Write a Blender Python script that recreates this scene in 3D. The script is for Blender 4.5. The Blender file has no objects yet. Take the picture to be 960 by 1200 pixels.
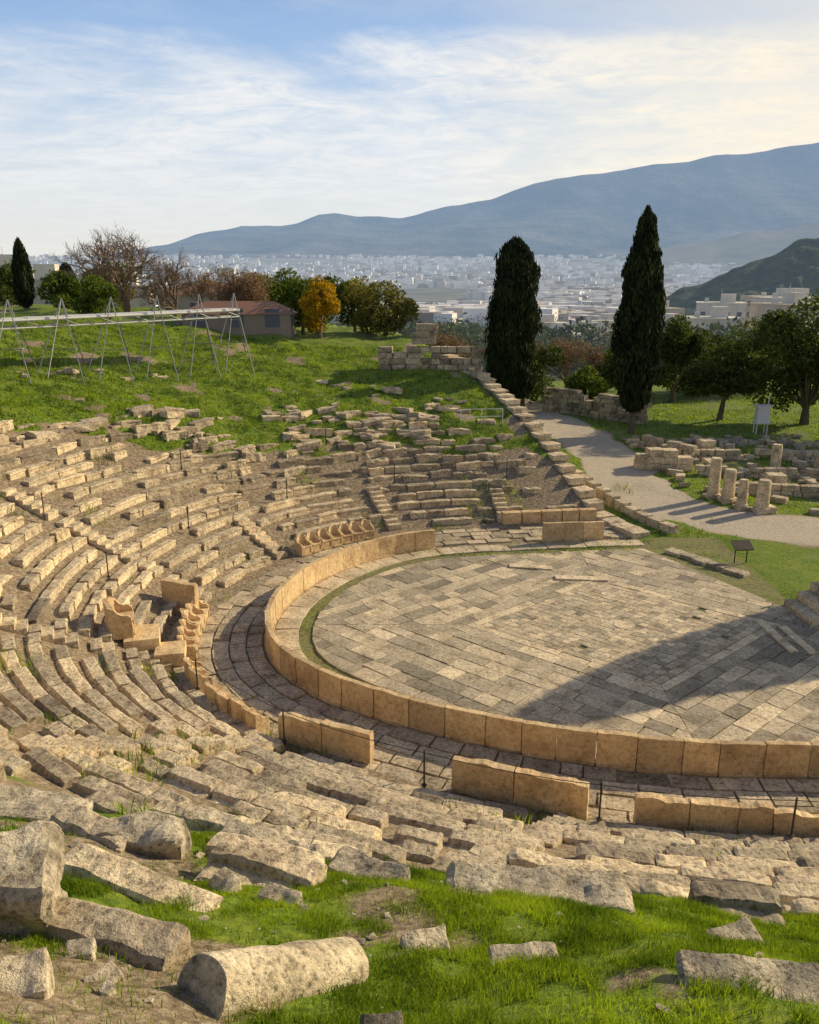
import bpy, math, random
import numpy as np
from mathutils import Vector
rng=np.random.default_rng(7); random.seed(7)
scene=bpy.context.scene
# ------------------------------------------------------------------ utils
def hsh(ix,iy,iz,seed):
    n=(ix*374761393+iy*668265263+iz*1442695041+seed*974711).astype(np.int64)
    n=(n^(n>>13))*1274126177
    n=n&0x7fffffffffff
    return ((n^(n>>16))&0xffff)/65535.0
def vn(x,y,z,seed=0):
    x=np.asarray(x,float);y=np.asarray(y,float);z=np.asarray(z,float)+0*x
    fx=np.floor(x);fy=np.floor(y);fz=np.floor(z)
    ix=fx.astype(np.int64);iy=fy.astype(np.int64);iz=fz.astype(np.int64)
    u=x-fx;v=y-fy;w=z-fz
    u=u*u*(3-2*u);v=v*v*(3-2*v);w=w*w*(3-2*w)
    r=0
    for a in (0,1):
        for b in (0,1):
            for c in (0,1):
                r=r+hsh(ix+a,iy+b,iz+c,seed)*(u if a else 1-u)*(v if b else 1-v)*(w if c else 1-w)
    return r
def fbm(x,y,z=0,seed=0,o=4):
    r=0;a=.5;f=1.0
    for i in range(o):
        r=r+a*vn(np.asarray(x)*f,np.asarray(y)*f,np.asarray(z)*f+3.7*i,seed+i);a*=.5;f*=2.03
    return r/(1-.5**o)
def sstep(a,b,x):
    t=np.clip((x-a)/(b-a),0,1);return t*t*(3-2*t)

def mesh_np(name,verts,loops,counts,mats,var=None,matidx=None,smooth=False,attrs=None):
    me=bpy.data.meshes.new(name)
    verts=np.asarray(verts,dtype=np.float32)
    loops=np.asarray(loops,dtype=np.int32);counts=np.asarray(counts,dtype=np.int32)
    me.vertices.add(len(verts));me.vertices.foreach_set('co',verts.ravel())
    me.loops.add(len(loops));me.loops.foreach_set('vertex_index',loops)
    me.polygons.add(len(counts))
    st=np.concatenate([[0],np.cumsum(counts)[:-1]]).astype(np.int32)
    me.polygons.foreach_set('loop_start',st)
    if not isinstance(mats,(list,tuple)): mats=[mats]
    for m in mats: me.materials.append(m)
    me.update(calc_edges=True)
    if matidx is not None: me.polygons.foreach_set('material_index',np.asarray(matidx,dtype=np.int32))
    me.polygons.foreach_set('use_smooth',np.full(len(counts),bool(smooth)))
    if var is not None:
        at=me.attributes.new('var','FLOAT','POINT');at.data.foreach_set('value',np.asarray(var,dtype=np.float32))
    if attrs:
        for k,v in attrs.items():
            at=me.attributes.new(k,'FLOAT','POINT');at.data.foreach_set('value',np.asarray(v,dtype=np.float32))
    me.validate()
    ob=bpy.data.objects.new(name,me);scene.collection.objects.link(ob)
    return ob
class Bag:
    def __init__(s): s.v=[];s.l=[];s.c=[];s.var=[];s.amp=[];s.mi=[];s.n=0
    def add(s,v,loops,counts,var=.5,amp=0.0,mi=0):
        v=np.asarray(v,float);loops=np.asarray(loops);counts=np.asarray(counts)
        s.v.append(v);s.l.append(loops+s.n);s.c.append(counts)
        s.var.append(np.full(len(v),var) if np.isscalar(var) else var)
        s.amp.append(np.full(len(v),amp));s.mi.append(np.full(len(counts),mi));s.n+=len(v)
    def build(s,name,mats,smooth=False,freq=3.0):
        v=np.concatenate(s.v);amp=np.concatenate(s.amp)
        if amp.max()>0:
            d=np.stack([fbm(v[:,0]*freq+11*k,v[:,1]*freq+5*k,v[:,2]*freq+7*k,seed=k*9+1,o=3)-.5 for k in range(3)],1)*2.2
            v=v+d*amp[:,None]
        return mesh_np(name,v,np.concatenate(s.l),np.concatenate(s.c),mats,np.concatenate(s.var),np.concatenate(s.mi),smooth)
_tb={}
def tbox(nx,ny,nz,pull=.05):
    key=(nx,ny,nz,pull)
    if key in _tb: return _tb[key]
    idx={};V=[];F=[]
    def g(i,j,k):
        if (i,j,k) not in idx:
            idx[(i,j,k)]=len(V)
            p=[i/nx-.5,j/ny-.5,k/nz-.5]
            e=[i in(0,nx),j in(0,ny),k in(0,nz)]
            if sum(e)>=2:
                for q in range(3):
                    if e[q]: p[q]*=1-pull
            V.append(p)
        return idx[(i,j,k)]
    for i in range(nx):
        for j in range(ny):
            F.append((g(i,j,0),g(i,j+1,0),g(i+1,j+1,0),g(i+1,j,0)))
            F.append((g(i,j,nz),g(i+1,j,nz),g(i+1,j+1,nz),g(i,j+1,nz)))
    for i in range(nx):
        for k in range(nz):
            F.append((g(i,0,k),g(i+1,0,k),g(i+1,0,k+1),g(i,0,k+1)))
            F.append((g(i,ny,k),g(i,ny,k+1),g(i+1,ny,k+1),g(i+1,ny,k)))
    for j in range(ny):
        for k in range(nz):
            F.append((g(0,j,k),g(0,j,k+1),g(0,j+1,k+1),g(0,j+1,k)))
            F.append((g(nx,j,k),g(nx,j+1,k),g(nx,j+1,k+1),g(nx,j,k+1)))
    r=(np.array(V),np.array(F).ravel(),np.full(len(F),4));_tb[key]=r
    return r
def block(bag,c,size,ang=0.,tilt=(0,0),var=.5,amp=.02,res=(3,2,2),pull=.05,mi=0):
    V,L,C=tbox(*res,pull)
    p=V*np.array(size)
    ca,sa=math.cos(ang),math.sin(ang)
    z=p[:,2]+p[:,0]*tilt[0]+p[:,1]*tilt[1]
    x=p[:,0]*ca-p[:,1]*sa;y=p[:,0]*sa+p[:,1]*ca
    bag.add(np.stack([x+c[0],y+c[1],z+c[2]],1),L,C,var,amp,mi)
def boulder(bag,c,size,ang=0,var=.5,amp=.1,res=6):
    V,L,C=tbox(res,res,res,0)
    n=V/np.linalg.norm(V,axis=1)[:,None]*.62
    p=(V*.55+n*.45)*np.array(size)
    ca,sa=math.cos(ang),math.sin(ang)
    bag.add(np.stack([p[:,0]*ca-p[:,1]*sa+c[0],p[:,0]*sa+p[:,1]*ca+c[1],p[:,2]+c[2]],1),L,C,var,amp)
def tube(bag,P,R,sides=7,var=.5,mi=0,amp=0):
    P=np.asarray(P,float);n=len(P);V=[]
    for i in range(n):
        d=P[min(i+1,n-1)]-P[max(i-1,0)];d=d/(np.linalg.norm(d)+1e-9)
        a=np.cross(d,[0.3,.1,1.0] if abs(d[2])<.9 else [1.,0,0]);a/=np.linalg.norm(a)+1e-9;b=np.cross(d,a)
        for k in range(sides):
            t=2*math.pi*k/sides;V.append(P[i]+R[i]*(math.cos(t)*a+math.sin(t)*b))
    F=[];C=[]
    for i in range(n-1):
        for k in range(sides):
            F+= [i*sides+k,i*sides+(k+1)%sides,(i+1)*sides+(k+1)%sides,(i+1)*sides+k];C.append(4)
    F+=list(range(sides))[::-1];C.append(sides);F+=list(range((n-1)*sides,n*sides));C.append(sides)
    bag.add(V,F,C,var,amp,mi)
# ------------------------------------------------------------------ materials
def newmat(name):
    m=bpy.data.materials.new(name);m.use_nodes=True
    nt=m.node_tree;b=nt.nodes['Principled BSDF'];b.inputs['Roughness'].default_value=.9
    b.inputs['Specular IOR Level'].default_value=.15
    return m,nt,b
def N(nt,t,**k):
    n=nt.nodes.new(t)
    for a,v in k.items(): setattr(n,a,v)
    return n
def ramp(nt,fac,stops):
    r=nt.nodes.new('ShaderNodeValToRGB');e=r.color_ramp.elements
    while len(e)<len(stops): e.new(.5)
    for q,(p,c) in zip(e,stops): q.position=p;q.color=(*c,1)
    nt.links.new(fac,r.inputs[0]);return r.outputs[0]
def mixc(nt,fac,a,b,mode='MIX'):
    m=nt.nodes.new('ShaderNodeMix');m.data_type='RGBA';m.blend_type=mode
    for s,v in ((m.inputs[0],fac),(m.inputs[6],a),(m.inputs[7],b)):
        if hasattr(v,'is_linked'): nt.links.new(v,s)
        elif isinstance(v,(int,float)): s.default_value=v
        else: s.default_value=(*v,1)
    return m.outputs[2]
def noise(nt,scale,detail=5,rough=.6,vec=None):
    n=N(nt,'ShaderNodeTexNoise');n.inputs['Scale'].default_value=scale;n.inputs['Detail'].default_value=detail;n.inputs['Roughness'].default_value=rough
    if vec is None:
        g=N(nt,'ShaderNodeNewGeometry');vec=g.outputs['Position']
    nt.links.new(vec,n.inputs['Vector']);return n.outputs['Fac']
def attr(nt,name):
    a=N(nt,'ShaderNodeAttribute');a.attribute_name=name;return a.outputs['Fac']
def bump(nt,b,hs,strength=.8):
    acc=None
    for h,d in hs:
        mu=N(nt,'ShaderNodeMath',operation='MULTIPLY_ADD');nt.links.new(h,mu.inputs[0]);mu.inputs[1].default_value=d
        if acc is None: mu.inputs[2].default_value=0
        else: nt.links.new(acc,mu.inputs[2])
        acc=mu.outputs[0]
    bp=N(nt,'ShaderNodeBump');bp.inputs['Strength'].default_value=strength;bp.inputs['Distance'].default_value=1.0
    nt.links.new(acc,bp.inputs['Height']);nt.links.new(bp.outputs[0],b.inputs['Normal'])
def painted_haze(m,L=4500,col=(.30,.40,.53)):  # aerial haze painted in: shader fades to an emitted haze colour with distance
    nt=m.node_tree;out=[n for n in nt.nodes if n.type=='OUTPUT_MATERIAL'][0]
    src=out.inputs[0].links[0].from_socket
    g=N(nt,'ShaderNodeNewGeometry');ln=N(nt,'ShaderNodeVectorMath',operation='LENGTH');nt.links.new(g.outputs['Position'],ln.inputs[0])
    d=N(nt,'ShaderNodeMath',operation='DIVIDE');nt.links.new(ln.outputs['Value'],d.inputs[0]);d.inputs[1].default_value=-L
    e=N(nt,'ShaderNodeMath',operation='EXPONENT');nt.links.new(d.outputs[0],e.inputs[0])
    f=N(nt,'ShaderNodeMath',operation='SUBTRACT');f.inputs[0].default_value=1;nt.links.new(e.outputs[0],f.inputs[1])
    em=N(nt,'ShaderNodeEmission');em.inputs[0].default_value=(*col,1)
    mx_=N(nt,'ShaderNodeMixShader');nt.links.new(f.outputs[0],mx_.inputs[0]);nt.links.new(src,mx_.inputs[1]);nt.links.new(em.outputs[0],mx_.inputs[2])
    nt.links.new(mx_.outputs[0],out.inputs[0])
def stone(name,light,mid,dark,bs=1.0,moss=0.0,stain=.85,vr=((.42,.42,.44),(.97,.96,.95),(1.38,1.32,1.2))):
    m,nt,b=newmat(name)
    n1=noise(nt,1.3*bs,4,.65);n2=noise(nt,9*bs,5,.72);n3=noise(nt,48*bs,3,.7)
    c=ramp(nt,n1,[(.3,dark),(.45,mid),(.62,light)])
    c2=ramp(nt,n2,[(.36,(.26,.24,.22)),(.47,(.82,.81,.79)),(.7,(1.2,1.17,1.12))])
    c=mixc(nt,stain,c,c2,'MULTIPLY')
    c=mixc(nt,.6,c,ramp(nt,n3,[(.35,(.6,.6,.6)),(.65,(1.2,1.2,1.2))]),'MULTIPLY')
    v=ramp(nt,attr(nt,'var'),[(0,vr[0]),(.5,vr[1]),(1,vr[2])])
    c=mixc(nt,1.0,c,v,'MULTIPLY')
    if moss>0:
        mf=ramp(nt,noise(nt,2.2,4,.7),[(.56,(0,0,0)),(.68,(moss,)*3)])
        c=mixc(nt,mf,c,(.09,.11,.035))
    nt.links.new(c,b.inputs['Base Color'])
    bump(nt,b,[(n1,.08),(n2,.055),(n3,.014)],strength=.9)
    return m
M_seat=stone('weathered_limestone',(.82,.70,.50),(.66,.545,.385),(.33,.27,.195),moss=.35)
M_marble=stone('honey_marble',(.82,.63,.38),(.71,.52,.30),(.50,.355,.20),.7,stain=.5)
M_pave=stone('orchestra_marble',(.78,.67,.50),(.64,.54,.395),(.42,.35,.255),.8,moss=.35,stain=.65,vr=((.42,.44,.46),(.9,.89,.87),(1.35,1.3,1.2)))
M_ruin=stone('grey_limestone',(.76,.66,.49),(.58,.49,.36),(.28,.24,.185))
M_rock=stone('foreground_rock',(.72,.64,.50),(.52,.455,.355),(.18,.16,.13),1.6,moss=.35)
def plain(name,col,rough=.7,metal=0,var=.25,sc=3):
    m,nt,b=newmat(name);b.inputs['Roughness'].default_value=rough;b.inputs['Metallic'].default_value=metal
    n=noise(nt,sc,4,.65)
    nt.links.new(ramp(nt,n,[(.3,tuple(c*(1-var) for c in col)),(.7,tuple(c*(1+var) for c in col))]),b.inputs['Base Color']);return m
M_metal=plain('galvanised_steel',(.3,.3,.3),.5,.5)
M_iron=plain('dark_iron',(.07,.06,.05),.6,.3)
M_white=plain('white_paint',(.7,.69,.66),.5,0,.08)
M_bark=plain('bark',(.15,.115,.085),.95,0,.4,8)
M_twig=plain('twig_bark',(.24,.17,.12),.95,0,.3,8)
def leafmat(name,dark,light,trans=.35,hz=None):
    m,nt,b=newmat(name)
    c=ramp(nt,attr(nt,'var'),[(0,dark),(1,light)])
    nt.links.new(c,b.inputs['Base Color']);b.inputs['Roughness'].default_value=.7
    tr=N(nt,'ShaderNodeBsdfTranslucent');nt.links.new(mixc(nt,1.0,c,(1.3,1.3,.6),'MULTIPLY'),tr.inputs[0])
    mx=N(nt,'ShaderNodeMixShader');mx.inputs[0].default_value=trans
    out=[n for n in nt.nodes if n.type=='OUTPUT_MATERIAL'][0]
    nt.links.new(b.outputs[0],mx.inputs[1]);nt.links.new(tr.outputs[0],mx.inputs[2]);nt.links.new(mx.outputs[0],out.inputs[0])
    if hz: painted_haze(m,hz)
    return m
L_cyp=leafmat('cypress_foliage',(.012,.02,.008),(.055,.075,.024),.15)
L_pine=leafmat('pine_foliage',(.025,.042,.012),(.13,.17,.035),.3)
L_green=leafmat('green_foliage',(.035,.06,.012),(.19,.25,.04),.4)
L_olive=leafmat('olive_foliage',(.06,.065,.02),(.28,.25,.07),.4)
L_gold=leafmat('golden_foliage',(.14,.10,.01),(.62,.38,.025),.4)
L_pink=leafmat('bare_reddish_twigs',(.14,.085,.055),(.38,.25,.16),.3)
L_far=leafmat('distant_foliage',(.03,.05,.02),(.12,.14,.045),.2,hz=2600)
L_grass=leafmat('grass_blades',(.065,.12,.010),(.31,.40,.030),.5)
# ------------------------------------------------------------------ plan geometry
ctrl=np.array([(60,44),(30,43.4),(13,42.9),(7.9,42.3),(4.4,41.9),(1.35,41.3),(-1.1,40.1),(-3.3,38),(-4.95,35.2),(-5.75,32.2),(-5.65,29.4),(-5.05,27.6),(-4.05,26.2),(-2.73,25),(-1.4,24.1),(0,23.35),(1.85,22.5),(3.58,21.85),(5.27,21.35),(6.93,21.02),(9.09,20.8),(11.75,20.7),(30,20.9),(60,21)],float)
def catmull(P,n=10):
    out=[]
    for i in range(len(P)-1):
        p0=P[max(i-1,0)];p1=P[i];p2=P[i+1];p3=P[min(i+2,len(P)-1)]
        for k in range(n):
            t=k/n;out.append(.5*((2*p1)+(-p0+p2)*t+(2*p0-5*p1+4*p2-p3)*t*t+(-p0+3*p1-3*p2+p3)*t**3))
    out.append(P[-1]);return np.array(out)
def resample(P,step):
    d=np.concatenate([[0],np.cumsum(np.linalg.norm(np.diff(P,axis=0),axis=1))])
    n=max(2,int(d[-1]/step));q=np.linspace(0,d[-1],n)
    return np.stack([np.interp(q,d,P[:,0]),np.interp(q,d,P[:,1])],1)
U=resample(catmull(ctrl),.8)
for _ in range(6):
    U[1:-1]=.25*U[:-2]+.5*U[1:-1]+.25*U[2:]
T=np.gradient(U,axis=0);T/=np.linalg.norm(T,axis=1)[:,None]
for _ in range(8):
    T[1:-1]=.25*T[:-2]+.5*T[1:-1]+.25*T[2:]
T/=np.linalg.norm(T,axis=1)[:,None]
NN=np.stack([T[:,1],-T[:,0]],1)
def sdist(x,y):
    x=np.asarray(x,float).ravel();y=np.asarray(y,float).ravel()
    best=np.full(len(x),1e18);sg=np.ones(len(x))
    for i in range(0,len(U)-1,1):
        a=U[i];d=U[i+1]-a;l2=d@d
        px=x-a[0];py=y-a[1];t=np.clip((px*d[0]+py*d[1])/l2,0,1)
        dx=px-t*d[0];dy=py-t*d[1];q=dx*dx+dy*dy
        m=q<best;best[m]=q[m];cr=d[0]*py-d[1]*px;sg[m]=np.where(cr[m]<0,1,-1)
    return np.sqrt(best)*sg
def xE(y): return np.interp(y,[41,42.9,45,47.3,52,56,62,66,80,100],[13,12.5,11.5,10.6,8.8,7,5.1,2.5,-1,-12])
def angc(x,y): return (np.degrees(np.arctan2(np.asarray(y)-31,np.asarray(x)-4.5))+360)%360
def smaxf(a): return np.interp(a,[0,90,125,158,180,215,242,270,360],[10.6,10.6,11.7,16,16,14,11,8.8,8.8])
S0=3.3;Z0=.45;DS=.75;DZ=.37;SL=DZ/DS
def plainz(x,y):
    return np.interp(y,[-50,44,70,95,200,400,1000,2000,3500,6000,7500,14000],[0,0,.9,1.2,-8,-20,-36,-32,0,120,90,-150])
def zg(x,y):
    x=np.asarray(x,float);y=np.asarray(y,float);sh=x.shape;x=x.ravel();y=y.ravel()
    s=sdist(x,y);a=angc(x,y);sm=smaxf(a)
    sl2=np.interp(a,[0,90,160,200,235,270,360],[.26,.26,.26,.35,.6,.68,.68])
    zs=Z0+SL*(s-S0)
    zc=np.where(s<=sm,zs,Z0+SL*(sm-S0)+sl2*(s-sm))
    off=-.36*(1-sstep(-.2,1.6,s-sm))
    zc=zc+off
    zc=np.where(s<S0+.1,-.06+ .16*sstep(2.4,3.0,s),np.maximum(zc,.1))
    capf=8.6+np.clip((-x-8)/18,0,1)*1.9
    wn=sstep(185,228,a);cap=capf*(1-wn)+12.75*wn
    k=.35;zc=-k*np.log(np.exp(-np.clip(zc,-5,30)/k)+np.exp(-cap/k))
    n=(fbm(x*.35,y*.35,0,3)-.5)*.9+(fbm(x*1.7,y*1.7,0,8)-.5)*.22
    zc=zc+n*sstep(sm-1,sm+2.5,s)
    zp=plainz(x,y)+ (fbm(x*.3,y*.3,0,5)-.5)*.25*sstep(0,10,np.abs(y-44)+np.maximum(x-18,0))
    zc=np.where(s<0,-.06,zc)
    mE=np.where(y>41.5,sstep(-.1,.5,x-xE(y)),0)
    mN=np.where(y<=31,sstep(22,26,x)*(s>0),0)
    mI=np.where((s<0),sstep(16.5,18,x),0)
    m=np.maximum(np.maximum(mE,mN),mI)
    m=np.maximum(m,sstep(95,130,y))
    return (zc*(1-m)+zp*m).reshape(sh)
def z1(x,y): return float(zg(np.array([x]),np.array([y]))[0])
# ------------------------------------------------------------------ ground sheet
def axis(a,b,st,lo,hi,g=1.13):
    c=list(np.arange(a,b,st));d=st;q=c[-1]
    while q<hi: d*=g;q+=d;c.append(q)
    d=st;q=c[0];pre=[]
    while q>lo: d*=g;q-=d;pre.append(q)
    return np.array(pre[::-1]+c)
xs=axis(-32,40,.3,-9500,9500);ys=axis(-3,72,.3,-300,14000)
X,Y=np.meshgrid(xs,ys);Z=zg(X,Y)
def gridmesh(name,X,Y,Z,mat,attrs=None,smooth=True):
    ny,nx=X.shape;idx=np.arange(ny*nx).reshape(ny,nx)
    q=np.stack([idx[:-1,:-1],idx[:-1,1:],idx[1:,1:],idx[1:,:-1]],-1).reshape(-1,4)
    return mesh_np(name,np.stack([X.ravel(),Y.ravel(),Z.ravel()],1),q.ravel(),np.full(len(q),4),mat,attrs=attrs,smooth=smooth)
def polyd(x,y,P):
    best=np.full(np.shape(x),1e9)
    for a,b in zip(P[:-1],P[1:]):
        a=np.array(a);d=np.array(b)-a;t=np.clip(((x-a[0])*d[0]+(y-a[1])*d[1])/(d@d),0,1)
        best=np.minimum(best,np.hypot(x-a[0]-t*d[0],y-a[1]-t*d[1]))
    return best
PATH=[(11,84),(13.2,74),(15,64),(15,56),(15.5,49),(20,44.8),(30,42.5),(60,41)]
def grassmask(x,y):
    x=np.asarray(x,float).ravel();y=np.asarray(y,float).ravel()
    s=sdist(x,y);a=angc(x,y);sm=smaxf(a)-np.where((a<150)&(a>60),1.6,0)
    g=sstep(-.8,1.2,s-sm+ (fbm(x*.8,y*.8,0,21)-.5)*3.5)
    pl=((y>41.5)&(x>xE(y)))|((x>17)&(s<0))
    pd=polyd(x,y,PATH)+(fbm(x*.7,y*.7,0,4)-.5)*1.5
    gp=sstep(2.1,2.9,pd)*(.5+.5*sstep(.34,.46,fbm(x*.22,y*.22,0,31)))
    g=np.where(pl,gp,g)
    nearb=np.where(y<18,.10*sstep(-.4,-2.2,x)*sstep(9,7,y)-.12*sstep(-1.5,.5,x)-.05,-.17)
    soil=sstep(.47,.58,fbm(x*.55+3,y*.55,0,77)+nearb)
    g=np.where(~pl,g*(1-.85*soil),g)
    g=np.where((s<0)&(x<=17),.45,g)
    return g
GM=grassmask(X,Y)
far=sstep(105,150,Y.ravel())
xf=X.ravel();yf=Y.ravel();PA=np.where((yf>41.5)&(xf>xE(yf))|((xf>17)&(yf>21)),1.0,0.0)*(1-sstep(2.2,3.2,polyd(xf,yf,PATH)))
m,nt,b=newmat('ground_soil_and_turf')
n1=noise(nt,.9,4,.65);n2=noise(nt,7,5,.72);n3=noise(nt,40,3,.7)
soil=ramp(nt,n2,[(.32,(.09,.065,.04)),(.5,(.27,.205,.13)),(.72,(.52,.42,.29))])
soil=mixc(nt,attr(nt,'path'),soil,ramp(nt,n2,[(.3,(.36,.30,.215)),(.5,(.52,.44,.33)),(.7,(.66,.57,.44))]))
gr=ramp(nt,n2,[(.3,(.045,.080,.01)),(.5,(.13,.205,.016)),(.7,(.25,.32,.03))])
gr=mixc(nt,ramp(nt,n1,[(.45,(0,0,0)),(.65,(.6,.6,.6))]),gr,(.26,.28,.04))
gm=N(nt,'ShaderNodeMath',operation='MULTIPLY_ADD');nt.links.new(n2,gm.inputs[0]);gm.inputs[1].default_value=.9;gm.inputs[2].default_value=-.45
ga=N(nt,'ShaderNodeMath',operation='ADD');nt.links.new(gm.outputs[0],ga.inputs[0]);nt.links.new(attr(nt,'grass'),ga.inputs[1])
gf=ramp(nt,ga.outputs[0],[(.35,(0,0,0)),(.6,(1,1,1))])
c=mixc(nt,gf,soil,gr)
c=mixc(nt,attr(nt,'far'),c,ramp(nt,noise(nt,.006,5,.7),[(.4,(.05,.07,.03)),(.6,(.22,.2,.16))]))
nt.links.new(c,b.inputs['Base Color']);bump(nt,b,[(n1,.08),(n2,.06),(n3,.02)],strength=.9)
painted_haze(m,4200,(.38,.45,.53));M_ground=m
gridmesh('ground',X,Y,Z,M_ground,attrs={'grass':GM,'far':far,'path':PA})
# ------------------------------------------------------------------ walking along offset curves
def offs(s,ex=0): return U+NN*s
def walk(s,lmin,lmax,gap=.02,rnd=random):
    Q=offs(s);d=np.concatenate([[0],np.cumsum(np.linalg.norm(np.diff(Q,axis=0),axis=1))]);q=rnd.uniform(0,1)
    while q<d[-1]-lmax:
        L=rnd.uniform(lmin,lmax);mid=q+L/2
        p=np.array([np.interp(mid,d,Q[:,0]),np.interp(mid,d,Q[:,1])])
        t=np.array([np.interp(mid,d,T[:,0]),np.interp(mid,d,T[:,1])]);t/=np.linalg.norm(t)
        yield p,t,L-gap
        q+=L
def curve_at(x,y):
    i=np.argmin((U[:,0]-x)**2+(U[:,1]-y)**2);return U[i],NN[i]
AIS=[((4.7,18.9),(-.9,10.0))]
for q in [(-2.0,24.6),(-5.2,28.2),(-5.6,33.0),(-3.6,37.5),(.6,40.9),(6.2,42.1),(13,20.7)]:
    p,n=curve_at(*q);AIS.append((tuple(p+n*2.9),tuple(p+n*(9.5 if q[1]<22 else (12.5 if q[1]<36 else 6.5)))))
def in_aisle(p,w=.45):
    for a,b in AIS:
        a=np.array(a);d=np.array(b)-a;t=(p-a)@d/(d@d)
        if -.02<t<1.02 and np.linalg.norm(p-a-t*d)<w: return True
    return False
prof=np.array([(0,-.5),(.03,-.14),(.0,-.07),(.01,-.015),(.05,0),(.2,0),(.37,0),(.41,-.05),(.43,-.115),(.58,-.12),(.72,-.11),(.76,-.14),(.76,-.5)])
def seatblock(bag,p,t,n,L,ztop,var,amp,nl,tilt,dep=0,hs=1):
    u=np.linspace(-L/2,L/2,nl+1);m=len(prof)
    uu=np.repeat(u,m);pv=np.tile(prof[:,0],nl+1)+dep;ph=np.tile(prof[:,1],nl+1)*hs
    ph=ph+uu*tilt[0]+(pv-.38)*tilt[1]
    endm=(np.abs(np.abs(uu)-L/2)<1e-6)
    ph=ph-endm*(ph>-.12)*.03
    x=p[0]+t[0]*uu+n[0]*pv;y=p[1]+t[1]*uu+n[1]*pv
    V=np.stack([x,y,ztop+ph],1);F=[];C=[]
    for i in range(nl):
        for k in range(m):
            k2=(k+1)%m;F+=[i*m+k,(i+1)*m+k,(i+1)*m+k2,i*m+k2];C.append(4)
    F+=list(range(m));C.append(m);F+=list(range(nl*m,(nl+1)*m))[::-1];C.append(m)
    bag.add(V,F,C,var,amp)
seat=Bag()
for k in range(30):
    s=S0+DS*k
    for p,t,L in walk(s,.8,2.0 if k%2 else 2.5):
        n=np.array([t[1],-t[0]])
        if p[1]>36 and p[0]>float(xE(p[1]))-.8-L*.4: continue
        if p[1]<30 and p[0]>21: continue
        if p[0]>24 or p[1]<-2: continue
        a=float(angc(*p));sm=float(smaxf(a));farz=a<150
        pc=p+n*.38
        if in_aisle(pc,.42+L*.45): 
            if in_aisle(pc,.36): continue
            L=min(L,.8)
            if in_aisle(pc,.42+L*.4): continue
        patch=float(fbm(np.array([p[0]*.45]),np.array([p[1]*.45]),0,202)[0])
        nearr=p[1]<22
        broken=float(sstep(.47,.60,patch))*(.9 if farz or s>8 else .45)*(.25 if nearr else 1)
        miss=.02+(.05 if farz else .01)+.32*broken+(.5*float(sstep(sm-2.2,sm+.6,s)) if not nearr else .2*float(sstep(sm-1,sm+.6,s)))+.45*float(sstep(sm,sm+2,s))
        if s>sm+7 or random.random()<miss: continue
        if s>sm+1.5 and random.random()<.55: continue
        ruin=float(sstep(sm-9,sm+1,s)) if farz else float(sstep(sm-5,sm+1,s))
        if nearr: ruin*=.3
        ruin=min(1,ruin+.6*broken)
        z=Z0+DZ*k if s<sm+.3 else z1(*pc)+.18
        if s<sm+.3: z=min(z,Z0+DZ*k)
        z+=random.gauss(0,.015+.07*ruin)
        near=pc[1]<19.5
        tl=(random.gauss(0,.006+.05*ruin),random.gauss(0,.01+.08*ruin))
        r2=random.gauss(0,.008+.13*ruin);c_,s_=math.cos(r2),math.sin(r2)
        t2=np.array([t[0]*c_-t[1]*s_,t[0]*s_+t[1]*c_]);n2=np.array([t2[1],-t2[0]])
        amp=random.uniform(.02,.045)+.06*ruin
        seatblock(seat,p,t2,n2,L*(1-.25*ruin*random.random()),z,min(1,max(0,random.gauss(.55,.24)-.10*(farz and ruin>.3))),amp,16 if near else 6,tl,random.gauss(0,.015+.13*ruin))
for a,b in AIS:
    a=np.array(a);b=np.array(b);d=b-a;Ln=np.linalg.norm(d);d/=Ln;ang=math.atan2(d[1],d[0])-math.pi/2
    ss=.25
    while ss<Ln:
        p=a+d*ss;s=float(sdist(p[0],p[1])[0])
        if s>S0-.1 and s<float(smaxf(angc(*p)))+.5 and random.random()>.1:
            z=Z0+SL*(s-S0)-.14
            block(seat,(p[0]+random.gauss(0,.02),p[1],z-.15),(.82,.39,.34),ang+random.gauss(0,.03),(random.gauss(0,.03),random.gauss(0,.02)),random.uniform(.4,.9),.025,(5,3,2))
        ss+=.37
seat.build('stone_seating_rows',M_seat,False,4)
fp=Bag()
for s,wd in ((.55,.6),(1.2,.62),(1.85,.62),(2.5,.6)):
    for p,t,L in walk(s,.6,1.5):
        if p[0]>(24 if p[1]<30 else 12.2) or random.random()<.07: continue
        block(fp,(p[0],p[1],-.07+random.gauss(0,.02)),(L,wd,.2),math.atan2(t[1],t[0]),(random.gauss(0,.01),0),random.uniform(.2,.7),.02,(3,2,1))
fp.build('front_aisle_paving',M_seat,False,4)
pb=Bag()
def wallslab(bag,p,t,L,h,th,z0,var,amp=.01,jag=0,res=(5,1,5)):
    V,Lo,C=tbox(*res,.015);q=V*np.array([L,th,h]);q[:,2]+=h/2
    if jag>0:
        top=V[:,2]>.3;ph=random.uniform(0,99)
        q[:,2]-=np.where(top,jag*(fbm(V[:,0]*L*2.2+ph,V[:,0]*0,0,5)),0)
    x=p[0]+t[0]*q[:,0]-t[1]*q[:,1];y=p[1]+t[1]*q[:,0]+t[0]*q[:,1]
    bag.add(np.stack([x,y,q[:,2]+z0],1),Lo,C,var,amp)
for p,t,L in walk(0,1.0,1.35,.006):
    if p[1]>35 and p[0]>1.7: 
        if not(7.3<p[0]<11.2): continue
    if p[0]>26: continue
    wallslab(pb,p,t,L,1.15+random.gauss(0,.01),.2,-.08,random.uniform(.34,.72),.016,.04,(8,1,6))
    block(pb,(p[0],p[1],-.02),(L,.34,.14),math.atan2(t[1],t[0]),(0,0),random.uniform(.3,.6),.01,(3,1,1))
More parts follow.
